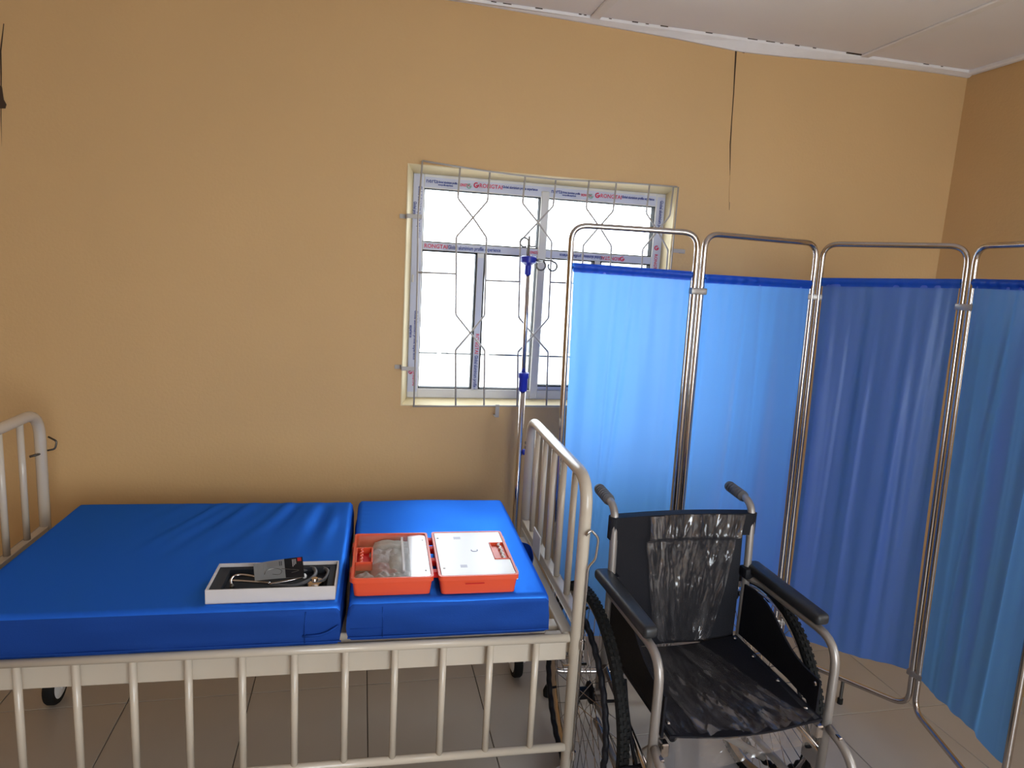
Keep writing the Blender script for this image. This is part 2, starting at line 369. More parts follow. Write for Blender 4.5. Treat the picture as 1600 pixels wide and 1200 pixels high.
def strip(parent, x0, x1, z, y, flip=False, frag=True):
    s = .019
    if frag:
        wtxt('nerta', x0+.003, z+.006, .022, M_TXTB, parent, y=y)
        wtxt('RONGTAI', x0+.13, z, .010, M_TXTR, parent, y=y)
    wtxt('Global aluminium profile', x0+.05, z+.004, .0075, M_TXTB, parent, y=y)
    wtxt('www.profile.experience', x0+.05, z-.006, .006, M_TXTB, parent, y=y)
    emblem(x0+.172, z-.002, .008, M_TXTG, parent, y)
    emblem(x0+.200, z+.004, .0085, M_TXTR, parent, y)
    wtxt('RONGTAI', x0+.212, z+.003, .021, M_TXTR, parent, y=y)
    wtxt('Global aluminium profile experience', x0+.305, z+.006, .0098, M_TXTB, parent, y=y)
strip(ft, .232, .70, 1.856, FY-.0005); strip(ft, .735, 1.19, 1.856, FY-.0005)
wtxt('RONGTAI', .236, 1.614, .021, M_TXTR, fta, y=FY+.001); wtxt('Global aluminium profile experience', .330, 1.614, .0145, M_TXTB, fta, y=FY+.001)
wtxt('RONGTAI', .66, 1.614, .010, M_TXTR, fta, y=FY+.001)
emblem(1.185-.12, 1.611, .008, M_TXTR, ftb, FY+.002)
wtxt('RONGTAI', 1.055, 1.611, .019, M_TXTR, ftb, math.pi, FY+.001); wtxt('Global aluminium profile experience', .975, 1.611, .0125, M_TXTB, ftb, math.pi, FY+.001)
P2 = math.pi/2
wtxt('RONGTAI', .465, 1.275, .019, M_TXTR, fs, P2, FY+.005); wtxt('Global aluminium profile experience', .465, 1.185, .0135, M_TXTB, fs, P2, FY+.005)
for z in (1.84, 1.36): wtxt('Global aluminium profile experience', .213, z, .0135, M_TXTB, fl, P2)
wtxt('RONGTAI', .213, 1.13, .017, M_TXTR, fl, P2); wtxt('Global profile', .195, 1.78, .011, M_TXTB, fl, P2); wtxt('experience', .195, 1.30, .011, M_TXTB, fl, P2)
emblem(.198, 1.11, .006, M_TXTR, fl)
wtxt('Global aluminium profile', 1.217, 1.86, .0135, M_TXTB, fr, P2); wtxt('RONGTAI', 1.213, 1.64, .018, M_TXTR, fr, P2); emblem(1.213, 1.665, .008, M_TXTR, fr)

# ------------------------------------------------------------ burglar grille
G = thing('window_grille', 'thin white painted metal burglar grille with crossing bars fixed over the window', 'window grille', (.7, -.045, 1.0))
GY = -.045
def gbar(name, pts, r=.0030, fil=.012, mt=M_GRILLE):
    bm = BM(); tube(bm, [(x-.7, dy, z-1.0) for (x, dy, z) in pts], r, fil, seg=8); return obj(name, bm, mt, G, smooth=True)
dy0 = 0
def gy(z): return 0
gbar('frame_bar', [(x, 0, z) for x, z in [(.21, 1.919), (.351, 1.909), (.466, 1.902), (.6, 1.897), (.726, 1.895), (.859, 1.899), (.974, 1.903), (1.112, 1.906), (1.232, 1.907)]], .0034, .02)
gbar('frame_bar', [(x, 0, z) for x, z in [(.21, 1.919), (.201, 1.713), (.206, 1.5), (.208, 1.281), (.208, .988)]], .0034)
gbar('frame_bar', [(x, 0, z) for x, z in [(.208, .991), (.495, .996), (.802, 1.0), (1.232, 1.0)]], .0034)
gbar('frame_bar', [(1.238, 0, 1.907), (1.240, 0, 1.0)], .0034)
def pair(x0, x1, zt, sgn=0):
    d = x1-x0; xm = (x0+x1)/2
    A = [(x0, zt), (x0-.004, 1.795), (xm, 1.727), (x1-.002, 1.657), (x1+.002, 1.5), (x1+.005, 1.358), (xm+.01, 1.288), (x0+.012, 1.219), (x0+.022, .998)]
    B = [(x1, zt), (x1-.004, 1.793), (xm, 1.727), (x0-.003, 1.652), (x0+.003, 1.5), (x0+.008, 1.356), (xm+.01, 1.288), (x1+.014, 1.222), (x1+.022, .998)]
    gbar('crossing_bar', [(x, -.0032, z) for x, z in A], .0036, .008); gbar('crossing_bar', [(x, .0032, z) for x, z in B], .0036, .008)
pair(.351, .466, 1.906); pair(.602, .726, 1.895); pair(.859, .974, 1.902); pair(1.112, 1.218, 1.906)
for a, b, z in ((.207, .353, 1.511), (.47, .608, 1.494), (.73, .862, 1.5), (.98, 1.115, 1.5)): gbar('tie_bar', [(a, 0, z), (b, 0, z+.002)], .0034)
def bracket(x, z, sx=1, vertical=False):
    bm = BM()
    if vertical:
        box(bm, x-.008, x+.008, GY-.002, GY+.002, z-.005, z+.045, .001, 1); box(bm, x-.008, x+.008, GY, -.001, z-.008, z-.004, .001, 1)
    else:
        a, b = sorted((x, x+sx*.055)); box(bm, a, b, GY-.002, GY+.001, z-.008, z+.008, .0008, 1)
        c = x; box(bm, c-.0015, c+.0015, GY, -.001, z-.008, z+.008)
        a, b = sorted((x, x-sx*.025)); box(bm, a, b, -.004, -.001, z-.008, z+.008)
    bmesh.ops.translate(bm, verts=bm.verts, vec=(-.7, .045, -1.0)); obj('wall_bracket', bm, M_GRILLE, G)
bracket(.160, 1.717); bracket(.157, 1.14); bracket(1.29, 1.655, -1); bracket(.543, .957, vertical=True)

# ------------------------------------------------------------ exterior seen through the window
structure(obj('ground_outside', box(BM(), -14, 18, .16, 16, -.2, -.06), M_EXTG))
structure(obj('ground_side', box(BM(), RX1+.16, 12, -12, 0.15, -.2, -.06), M_EXTG))
structure(obj('ground_rear', box(BM(), -10, RX1+.15, -14, RY0-.16, -.2, -.06), M_EXTG))
NB = thing('neighbouring_building', 'pale low building with a corrugated roof seen hazily through the window glass', 'building', (2, 5, -.06))
bm = BM(); box(bm, -5, 6, 0, 3, 0, .62, 0); obj('lower_wall', bm, M_EXTW, NB)
bm = BM(); box(bm, -5, 6, .1, 3, .62, .82); obj('blue_window_band', bm, M_EXTB, NB)
bm = BM(); box(bm, -5, 6, .0, .09, .60, .645); obj('sill_rail', bm, M_EXTW, NB)
for k in range(20): obj('post', box(BM(), -5+k*.55, -4.96+k*.55, -.02, .08, .60, .80), M_EXTW, NB)
bm = BM(); n = 160
prev = None
for k in range(n+1):
    x = -5.2+11.4*k/n; dz = .018*math.sin(k*2*math.pi/2.5*1.0)
    cur = [bm.verts.new((x, -.06, .82+dz)), bm.verts.new((x, 3.0, 1.9+dz)), bm.verts.new((x, 3.0, 1.88+dz)), bm.verts.new((x, -.06, .808+dz))]
    if prev:
        for q in range(4): bm.faces.new((prev[q], cur[q], cur[(q+1) % 4], prev[(q+1) % 4]))
    prev = cur
obj('corrugated_roof', bm, M_EXTR, NB)

# ------------------------------------------------------------ hospital bed
BX, BY, BR = -.48, -.24, -.0283
bed = thing('hospital_bed', 'cream enamelled metal hospital bed with a lowered barred side rail, along the ochre wall', 'bed', (BX, BY, 0), BR)
def bl(p): return (p[0]-BX, p[1]-BY, p[2])
def btube(name, pts, r, fil=0, mt=M_ENAMEL, parent=None, seg=16):
    bm = BM(); tube(bm, [bl(p) for p in pts], r, fil, seg=seg); return obj(name, bm, mt, parent or bed, smooth=True)
def bbox(name, x0, x1, y0, y1, z0, z1, bev=.002, mt=M_ENAMEL, parent=None):
    return obj(name, box(BM(), x0-BX, x1-BX, y0-BY, y1-BY, z0, z1, bev, 1), mt, parent or bed)
XL, XR, YB, YF, ZT = -.990, .610, -.320, -1.026, 1.030
for X, s in ((XL, -1), (XR, 1)):
    btube('end_frame', [(X, YB, .15), (X, YB, ZT-.016), (X, YF, ZT-.016), (X, YF, .15)], .0165, .085)
    bbox('end_crossbar', X-.012, X+.012, YB-.014, YF+.014, .605, .635)
    for k in range(5):
        y = YB-.155-.14*k if False else YB+(YF-YB)*(k+1)/6
        btube('end_bar', [(X, y, .632), (X, y, ZT-.022)], .0095)
    bbox('end_beam', X-.035 if s > 0 else X+.002, X-.002 if s > 0 else X+.035, YF+.02, YB-.02, .51, .572)
bbox('side_beam', XL+.02, XR-.018, -1.008, -.984, .490, .566)
bbox('side_beam', XL+.02, XR-.018, -.345, -.325, .495, .56)
for k in range(5):
    y = -.42-.13*k; bbox('deck_slat', XL+.03, XR-.035, y-.02, y+.02, .548, .566)
for k in range(3):
    x = -.6+.45*k; bbox('under_brace', x-.015, x+.015, -.99, -.34, .50, .53)
# lowered side rail
RYY = -1.034
btube('side_rail_top', [(XL-.0, RYY, .577), (XR-.022, RYY, .571)], .0115)
btube('side_rail_bottom', [(XL, RYY, .244), (XR-.012, RYY, .241)], .0115)
for k in range(11):
    x = -.7475+.1246*k
    for kk in ([-1, -2, 0] if k == 0 else [0]):
        xx = x+kk*.1246; btube('baluster', [(xx, RYY+.001, .572), (xx, RYY+.001, .243)], .0092, seg=14)
# latch rods and pins
def latch(X, Y, dx):
    rod = BM(); tube(rod, [bl(p) for p in ((X+dx*.012, Y-.020, .175), (X+dx*.012, Y-.020, .78), (X+dx*.030, Y-.022, .80), (X+dx*.034, Y-.022, .86), (X+dx*.010, Y-.024, .885), (X-.004, Y-.026, .87))], .0035, .012, seg=8)
    r = obj('latch_rod', rod, M_CHROME, bed, smooth=True)
    for z in (.222, .555):
        obj('rod_collar', lathe(BM(), [(.004, -.014), (.007, -.012), (.007, .012), (.004, .014)], bl((X+dx*.012, Y-.020, z)), seg=12), M_CHROME, r, smooth=True)
latch(XR, YF, 1)
for (X, Y) in ((XR, YF), (XR, -.99)):
    bm = BM(); tube(bm, [bl((X-.03, Y, .485)), bl((X+.036, Y, .485))], .004, seg=8); obj('frame_bolt', bm, M_CHROME, bed, smooth=True)
bm = BM(); tube(bm, [bl((XL+.0, YB+.016, .88)), bl((XL+.03, YB+.026, .885)), bl((XL+.035, YB+.03, .91)), bl((XL+.01, YB+.03, .925))], .003, .008, seg=8); tube(bm, [bl((XL-.02, YB-.03, .875)), bl((XL+.004, YB-.012, .88))], .004, seg=8)
obj('latch_pin', bm, M_DARKST, bed, smooth=True)
for z in (.925, .908): 
    bm = BM(); lathe(bm, [(.0001, -.0185), (.006, -.0175), (.006, -.014)], bl((XR, YB, z)), axis='x', seg=12); obj('socket_hole', bm, M_DARKST, bed)
bbox('chart_holder', XR-.024, XR-.020, -.655, -.56, .62, .70, .001, M_WPLA)
# castors
def castor(X, Y, parent, rz=0, R=.0625):
    c = BM(); lathe(c, [(.034, .118), (.032, .15), (.018, .158), (.0001, .16)], (X-BX, Y-BY, 0), seg=20)
    extr(c, [(Y-BY-.03, .13), (Y-BY+.03, .13), (Y-BY+.02, R), (Y-BY-.02, R)], 'x', X-BX-.032, X-BX-.026)
    extr(c, [(Y-BY-.03, .13), (Y-BY+.03, .13), (Y-BY+.02, R), (Y-BY-.02, R)], 'x', X-BX+.026, X-BX+.032)
    c = obj('castor', c, M_WPLA, parent, smooth=True)
    bm = BM(); lathe(bm, [(R-.02, -.016), (R-.004, -.016), (R, -.01), (R, .01), (R-.004, .016), (R-.02, .016)], (X-BX, Y-BY, R), axis='x', seg=32, closed=True); obj('tyre', bm, M_RUB, c, smooth=True)
    for s in (-1, 1):
        bm = BM(); lathe(bm, [(.0001, s*.024), (.03, s*.023), (.045, s*.015), (.045, 0)], (X-BX, Y-BY, R), axis='x', seg=32); obj('wheel_cover', bm, M_WPLA, c, smooth=True)
for X in (XL, XR):
    for Y in (YB, YF): castor(X, Y, bed)

# ------------------------------------------------------------ mattresses
def mattress(label, x0, x1, y0, y1, z0, z1, kind):
    cx, cy = (x0+x1)/2, (y0+y1)/2
    t = thing('mattress_section', label, 'mattress', (cx, cy, z0), BR)
    nx, ny = int((x1-x0)/.008), int((y1-y0)/.008); hx, hy = (x1-x0)/2, (y1-y0)/2; h = z1-z0; R = .013
    def top(u, v):
        dx = hx-abs(u); dy = hy-abs(v); z = h
        for d in (dx, dy):
            if d < R: z -= (R-math.sqrt(max(0, R*R-(R-d)**2)))*.75
        X, Y = cx+u, cy+v
        e = min(1, dx/.03, dy/.03)
        if kind == 0:
            cxr, cyr = .0, .9; th = math.atan2(X-cxr, cyr-Y)
            f = max(0, min(1, (X+.72)/.3))*max(0, min(1, (Y+.78)/.28))*min(1, dy/.05)*min(1, dx/.05)
            w = math.sin(th*85+3.5*noise.noise(Vector((th*12, Y*1.5, 0))))+.5*math.sin(th*150+4*noise.noise(Vector((th*9, Y*2, 5))))
            z += .0075*f*w*(.7+.8*noise.noise(Vector((th*14, Y*3, 3))))+.003*noise.noise(Vector((X*4, Y*4, 1)))*e
            z += e*.0012*max(0, 1-dy/.05)*math.sin(X*210+3*noise.noise(Vector((X*8, 0, 0))))*(1 if v < 0 else .3)
        else:
            z += .004*noise.noise(Vector((X*5, Y*5, 4)))+.0012*max(0, 1-(u+hx)/.07)*math.sin(Y*170+2*noise.noise(Vector((Y*9, 2, 0))))
        if kind == 1: z += .004*math.exp(-((dx if u > 0 else 9)/.1)**2)*0
        return z
    bm = BM(); V = {}
    for i in range(nx+1):
        for j in range(ny+1):
            u = -hx+2*hx*i/nx; v = -hy+2*hy*j/ny
            # pull the outline in a little at the four corners
            c = max(0, 1-(hx-abs(u))/.05)*max(0, 1-(hy-abs(v))/.05)
            V[i, j] = bm.verts.new((u*(1-.004*c), v*(1-.004*c), top(u, v)))
    for i in range(nx):
        for j in range(ny): bm.faces.new((V[i, j], V[i+1, j], V[i+1, j+1], V[i, j+1]))
    per = [(i, 0) for i in range(nx)]+[(nx, j) for j in range(ny)]+[(i, ny) for i in range(nx, 0, -1)]+[(0, j) for j in range(ny, 0, -1)]
    rings = [[V[p] for p in per]]; K = 7
    for k in range(1, K+1):
        ring = []
        for p in per:
            b = V[p].co; f = k/K; zz = b.z*(1-f)
            if f < 1: out = .004*math.sin(math.pi*f)+.0022*noise.noise(Vector((b.x*7+cx*9, b.y*7, f*2.5)))*3
            else: out = -.006
            fx = 1+out/hx*(1 if abs(abs(b.x)-hx) < .02 else 0); fy = 1+out/hy*(1 if abs(abs(b.y)-hy) < .02 else 0)
            ring.append(bm.verts.new((b.x*fx, b.y*fy, zz)))
        rings.append(ring)
    n = len(per)
    for a, b in zip(rings[:-1], rings[1:]):
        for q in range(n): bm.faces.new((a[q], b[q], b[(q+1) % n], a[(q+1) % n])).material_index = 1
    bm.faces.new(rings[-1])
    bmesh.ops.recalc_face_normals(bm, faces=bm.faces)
    obj('cover', bm, [M_BLUE, M_BLUE_SHADED], t, smooth=True, ang=60)
    # seams: bottom piping and the corner flap stitching
    bm = BM(); tube(bm, [(-hx-.002, -hy-.003, .012), (hx+.002, -hy-.003, .012)], .0022, seg=6); obj('piping', bm, M_BLUE_SHADED, t)
    sx = 1 if kind == 0 else -1
    bm = BM(); tube(bm, [(sx*(hx-.085), -hy-.0045, .012), (sx*(hx-.085), -hy-.005, h*.55), (sx*(hx-.083), -hy-.003, h-.016)], .0016, seg=6)
    if kind == 0: tube(bm, [(hx-.09, -hy-.005, h*.28), (hx-.04, -hy-.0065, h*.30), (hx-.005, -hy-.004, h*.5)], .003, .02, seg=6)
    else: tube(bm, [(-hx+.005, -hy-.004, h*.35), (-hx+.085, -hy-.005, h*.33)], .0016, seg=6)
    obj('flap_seam', bm, M_BLUE_SHADED, t, smooth=True)
    return t
MZ0, MZ1 = .568, .705
mattress('long blue mattress section on the left of the bed, under the stethoscope box', -.903, -.025, -1.058, -.312, .596, MZ1, 0)
mt2 = mattress('shorter blue mattress section on the right of the bed, under the orange first aid case', -.006, .510, -1.066, -.318, .596, MZ1, 1)
bm = BM()
pts = smooth_path([(.262, .03, .085), (.285, -.01, .088), (.288, -.05, .06), (.262, -.08, .05)], 6)
for a, b in zip(pts[:-1], pts[1:]):
    f = bm.faces.new([bm.verts.new(p) for p in (a, b, b+Vector((-.004, .0, -.034)), a+Vector((-.004, 0, -.034)))])
bmesh.ops.remove_doubles(bm, verts=bm.verts, dist=1e-4)
bmesh.ops.solidify(bm, geom=bm.faces[:], thickness=.002)
obj('strap', bm, M_BLUE_SHADED, mt2, smooth=True)
# deck pan carrying the sections a little above the beams
bbox('deck_panel', XL+.04, XR-.08, -1.0, -.34, .566, .5945, .002)

# ------------------------------------------------------------ first aid case
KX, KY = .205, -.905; KZ = MZ1+.002
kit = thing('first_aid_case', 'open orange first aid case with clear tray cover and white lid panel', 'first aid case', (KX, KY, KZ), BR)
def shell(name, x0, x1, y0, y1, h, mt, panel):
    bm = BM(); t = .004; taper = .006
    def ring(z, ins, d=0): return [(x0+ins, y0+ins, z), (x1-ins, y0+ins, z), (x1-ins, y1-ins, z), (x0+ins, y1-ins, z)]
    rs = [ring(0, taper), ring(h-.012, .0015), ring(h-.012, -.002), ring(h, -.002), ring(h, t), ring(h-.006, t), ring(h-.008, t+.001)]
    if panel < h: rs.append(ring(panel, t+.002))
    R = []
    for q in rs:
        vs = []
        c = .012
        P = [Vector(p) for p in q]
        for k in range(4):
            a, b, d = P[k-1], P[k], P[(k+1) % 4]
            for s in range(5):
                tt = s/4; p1 = b+(a-b).normalized()*c; p2 = b+(d-b).normalized()*c
                vs.append(bm.verts.new((1-tt)**2*p1+2*tt*(1-tt)*b+tt*tt*p2))
        R.append(vs)
    n = len(R[0])
    for A, B in zip(R[:-1], R[1:]):
        for k in range(n): bm.faces.new((A[k], A[(k+1) % n], B[(k+1) % n], B[k]))
    bm.faces.new(R[0][::-1]); bm.faces.new(R[-1])
    bmesh.ops.recalc_face_normals(bm, faces=bm.faces)
    return obj(name, bm, mt, kit, smooth=True, ang=35)
LX0, LX1, LY0, LY1 = -.212, -.008, -.143, .148
base = shell('base_shell', LX0, LX1, LY0, LY1, .050, M_ORANGE, .012)
lidp = shell('lid_shell', .008, .214, -.148, .146, .052, M_ORANGE, .046)
def lever_recess(x0, x1, y0, y1, z, parent, mirror):
    bm = BM(); w = .004
    for (a, b, c, d) in ((x0, x1, y0, y0+w), (x0, x1, y1-w, y1), (x0, x0+w, y0, y1), (x1-w, x1, y0, y1)): box(bm, a, b, c, d, z-.022, z+.002, .001, 1)
    f = obj('handle_recess', bm, M_ORANGE, parent)
    obj('recess_floor', box(BM(), x0+w, x1-w, y0+w, y1-w, z-.022, z-.014, .0005, 1), M_RED, f)
    bm = BM(); xm = x0+.016 if mirror < 0 else x1-.016
    tube(bm, smooth_path([(xm+.003*math.sin(k*math.pi), y0+w+(y1-y0-2*w)*k/8, z-.002) for k in [q*.5 for q in range(17)]], 2), .003, seg=8)
    for v in bm.verts: pass
    k = 0
    pts = [(xm+(.0028 if q % 2 else -.0028), y0+w+(y1-y0-2*w)*q/9, z-.0005) for q in range(10)]
    tube(bm, smooth_path(pts, 4), .0028, seg=8)
    obj('finger_grip', bm, M_ORANGE if mirror < 0 else M_WPANEL, f, smooth=True)
lever_recess(LX0+.004, LX0+.050, -.050, .048, .049, base, -1)
# tray contents
def packet(name, x, y, w, d, z, th, mt, rot=0, lumps=0):
    bm = BM(); n = 14
    V = {}
    for i in range(n+1):
        for j in range(n+1):
            u, v = i/n*2-1, j/n*2-1
            e = (1-abs(u)**4)*(1-abs(v)**4)
            V[i, j] = bm.verts.new((u*w/2, v*d/2, th*e*(.75+.5*noise.noise(Vector((u*2+x*40, v*2+y*40, lumps)))) + .0012*noise.noise(Vector((u*7, v*7, x*90)))))
    for i in range(n):
        for j in range(n): bm.faces.new((V[i, j], V[i+1, j], V[i+1, j+1], V[i, j+1]))
    bmesh.ops.solidify(bm, geom=bm.faces[:], thickness=-.001)
    bmesh.ops.transform(bm, matrix=Matrix.Translation((x, y, z)) @ Matrix.Rotation(rot, 4, 'Z'), verts=bm.verts)
    return bm
M_PACKG = mat('gauze_pack', (.86, .88, .86), .35, var=.1, vscale=60, bump=.2, bscale=80)
M_PACKC = mat('clear_pack', (.8, .78, .8), .25, var=.15, vscale=50, bump=.3, bscale=60)
M_PACKP = mat('pinkish_pack', (.7, .42, .42), .3, var=.2, vscale=60)
for nm, lab, x, y, w, d, z, th, mt, ro in (
    ('dressing_packet', 'crinkled clear dressing packet by the grip of the orange case', -.135, .035, .075, .07, .016, .016, M_PACKC, .3),
    ('gauze_packet', 'grey-green gauze packet at the back of the orange case tray', -.095, .095, .11, .06, .016, .016, M_PACKG, -.15),
    ('plaster_packet', 'pinkish packet in the middle of the orange case tray', -.13, -.045, .06, .07, .014, .010, M_PACKP, .1),
    ('bandage_packet', 'white ribbed bandage packet in the middle of the orange case tray', -.085, .01, .06, .12, .018, .016, M_PACKG, .05),
    ('swab_packet', 'small crumpled clear swab packet in the front left of the orange case tray', -.18, -.098, .042, .045, .014, .016, M_PACKC, .4),
    ('swab_packet', 'clear swab packet in the front middle of the orange case tray', -.13, -.098, .05, .05, .014, .016, M_PACKC, -.2),
    ('dressing_packet', 'flat white dressing packet at the front right of the orange case tray', -.085, -.095, .05, .055, .014, .012, M_PACKG, 0)):
    t = thing(nm, lab, 'packet', tuple((Matrix.Translation((KX, KY, KZ)) @ Matrix.Rotation(BR, 4, 'Z')) @ Vector((x, y, z-.002))), BR+ro, 'packets in the first aid case')
    bm = packet(nm, 0, 0, w*1.25, d*(1.0 if y < -.08 else 1.3), 0.012, min(th*1.4, .02), mt, 0, x*50); obj('wrapper', bm, mt, t, smooth=True)
obj('white_divider', box(BM(), -.064, -.014, -.136, .138, .012, .0445, .002, 1), M_WPANEL, base)
obj('white_rib', box(BM(), -.084, -.077, -.09, .13, .040, .0455, .001, 1), M_WPANEL, base)
bm = BM(); box(bm, LX0+.052, LX1-.005, LY0+.006, LY1-.006, .046, .0472); box(bm, LX0+.006, LX0+.052, LY0+.006, -.052, .046, .0472); box(bm, LX0+.006, LX0+.052, .05, LY1-.006, .046, .0472)
obj('clear_cover', bm, M_LID, base)
# lid panel with the recess
lw = .0515
bm = BM(); X0, X1, Y0, Y1 = .014, .208, -.142, .140; rx, ry0, ry1 = .166, -.052, .060
for (a, b, c, d) in ((X0, rx, Y0, Y1), (rx, X1, Y0, ry0), (rx, X1, ry1, Y1)): box(bm, a, b, c, d, .044, lw)
wp = obj('white_panel', bm, M_WPANEL, lidp)
lever_recess(rx, X1+.002, ry0, ry1, .0515, lidp, 1)
for y in (-.10, -.03, .05, .11): obj('hinge', box(BM(), -.008, .010, y-.012, y+.012, .030, .046, .003, 1), M_RED, kit)
for x, y in ((.022, .10), (.024, -.10), (-.022, .10), (-.024, -.10)):
    obj('rivet', lathe(BM(), [(.0035, 0), (.003, .001), (.0001, .0014)], (x, y, lw if x > 0 else .0475), seg=10), M_STEEL, kit, smooth=True)
bm = BM(); tube(bm, [(.075, -.1500, .030), (.125, -.1500, .031)], .0012, seg=6); obj('moulded_line', bm, M_RED, lidp)
for y in (.10, -.11): obj('catch', box(BM(), .213, .219, y-.018, y+.018, .026, .050, .002, 1), M_WPLA, lidp)
for y in (.08, -.08): obj('catch', box(BM(), -.2185, -.213, y-.018, y+.018, .018, .046, .002, 1), M_ORANGE, base)
bm = BM(); tube(bm, [(.118+.010*math.cos(a)*.9, .010+.008*math.sin(a), lw+.0003) for a in [math.radians(q) for q in range(150, 400, 15)]], .0008, seg=4); obj('printed_emblem', bm, M_TXTB, wp)
for a, b, c in ((.076, .082, .10), (.076, .08, -.09)):
    obj('printed_mark', box(BM(), a-.008, b+.006, c-.008, c+.008, lw, lw+.0003), M_FILM, wp)

# ------------------------------------------------------------ stethoscope box
sb = thing('stethoscope_box', 'open shallow white card box lined with dark foam on the long mattress section', 'box', (-.2, -.968, MZ1+.001), BR)
hx, hy, hh = .152, .075, .036
bm = BM(); t_ = .003
for (a, b, c, d) in ((-hx, hx, -hy, -hy+t_), (-hx, hx, hy-t_, hy), (-hx, -hx+t_, -hy+t_, hy-t_), (hx-t_, hx, -hy+t_, hy-t_)): box(bm, a, b, c, d, 0, hh)
box(bm, -hx, hx, -hy, hy, 0, .002); obj('card_tray', bm, M_CARD, sb)
bm = BM()
for (a, b, c, d) in ((-hx+t_, hx-t_, -hy+t_, -hy+.014), (-hx+t_, hx-t_, hy-.02, hy-t_), (-hx+t_, -hx+.03, -hy+.014, hy-.02), (hx-.022, hx-t_, -hy+.014, hy-.02)): box(bm, a, b, c, d, .002, .027)
box(bm, -hx+t_, hx-t_, -hy+t_, hy-t_, .002, .010); obj('foam_liner', bm, M_FOAM, sb)
ST = thing('stethoscope', 'grey tubed stethoscope with chrome binaurals lying in the white card box', 'stethoscope', (-.2, -.968, MZ1+.012), BR)
def sp(p, z): return (p[0]+.2, p[1]+.968, z)
bm = BM(); tube(bm, smooth_path([sp((-.250, -.955), .014), sp((-.284, -.945), .016), sp((-.303, -.950), .016), sp((-.308, -.972), .014), sp((-.302, -.988), .006)], 6), .0032, seg=8)
obj('binaural', bm, M_CHROME, ST, smooth=True)
bm = BM(); tube(bm, smooth_path([sp((-.307, -.968), .012), sp((-.267, -.975), .012), sp((-.211, -.985), .010)], 6), .0032, seg=8); obj('binaural', bm, M_CHROME, ST, smooth=True)
bm = BM(); tube(bm, smooth_path([sp((-.132, -.968), .018), sp((-.157, -.981), .016), sp((-.211, -.990), .010)], 6), .0032, seg=8); obj('binaural', bm, M_CHROME, ST, smooth=True)
for p in ((-.302, -.990), (-.130, -.966)):
    bm = BM(); lathe(bm, [(.0001, -.007), (.005, -.004), (.006, .001), (.003, .006), (.0001, .007)], sp(p, .008 if p[0] < -.2 else .018), seg=14); obj('ear_tip', bm, M_DARKST if p[0] < -.2 else M_WPLA, ST, smooth=True)
bm = BM(); tube(bm, smooth_path([sp((-.211, -.988), .008), sp((-.156, -1.0), .008), sp((-.122, -.978), .009), sp((-.105, -.945), .012), sp((-.113, -.91), .013), sp((-.14, -.90), .008)], 8), .0048, seg=10)
tube(bm, smooth_path([sp((-.14, -.912), .008), sp((-.11, -.905), .010), sp((-.085, -.91), .012), sp((-.073, -.935), .012), sp((-.08, -.97), .009), sp((-.1, -.985), .006)], 8), .0044, seg=10)
obj('rubber_tube', bm, M_GREYR, ST, smooth=True)
bm = BM(); lathe(bm, [(.022, 0), (.0235, .003), (.021, .008), (.010, .010), (.008, .016), (.0001, .017)], sp((-.104, -.975), 0), seg=28); obj('chest_piece', bm, M_CHROME, ST, smooth=True)
LF = thing('leaflet', 'grey and black printed leaflet with a red square leaning on the stethoscope', 'leaflet', (-.19, -.985, MZ1+.022), BR)
ox, oy, oz = -.19, -.985, MZ1+.022
c00, c10, c11, c01 = Vector((-.246, -1.0, .742)), Vector((-.128, -.988, .742)), Vector((-.139, -.938, .775)), Vector((-.255, -.968, .772))
def lq(u, v, off=0):
    p = (c00*(1-u)+c10*u)*(1-v)+(c01*(1-u)+c11*u)*v; n = (c10-c00).cross(c01-c00).normalized()
    return p+n*(off+.004*math.sin(u*3.1))-Vector((ox, oy, oz))
def lpatch(name, u0, u1, v0, v1, off, m, parent, n=10, shear=0):
    bm = BM(); A = []; B = []
    for i in range(n+1):
        u = u0+(u1-u0)*i/n; A.append(bm.verts.new(lq(u, v0, off))); B.append(bm.verts.new(lq(u+shear, v1, off)))
    for i in range(n): bm.faces.new((A[i], A[i+1], B[i+1], B[i]))
    bmesh.ops.solidify(bm, geom=bm.faces[:], thickness=.0004)
    return obj(name, bm, m, parent)
lpatch('sheet', 0, 1, 0, 1, 0, M_LEAFG, LF); lpatch('black_panel', .62, 1.0, 0, 1, .0008, M_LEAFK, LF, shear=0)
lpatch('red_square', .89, .97, .80, .97, .0014, M_REDP, LF)
for k in range(3): lpatch('printed_text', .78+.03*k, .795+.03*k, .55+.06*k, .92, .0014, M_CARD, LF, 2)
for k in range(9): lpatch('printed_text', .27+.035*k, .285+.035*k, .66, .90, .001, M_LEAFK if k > 6 else M_STEEL, LF, 2)
bm = BM(); tube(bm, smooth_path([lq(.2, .28, .0014), lq(.26, .5, .0014), lq(.42, .55, .0014), lq(.55, .40, .0014), lq(.5, .2, .0014), lq(.36, .25, .0014)], 6), .0007, seg=5); tube(bm, smooth_path([lq(.55, .5, .0014), lq(.72, .42, .0014), lq(.9, .35, .0014), lq(.75, .25, .0014)], 6), .0007, seg=5)
obj('printed_drawing', bm, M_DARKST, LF)

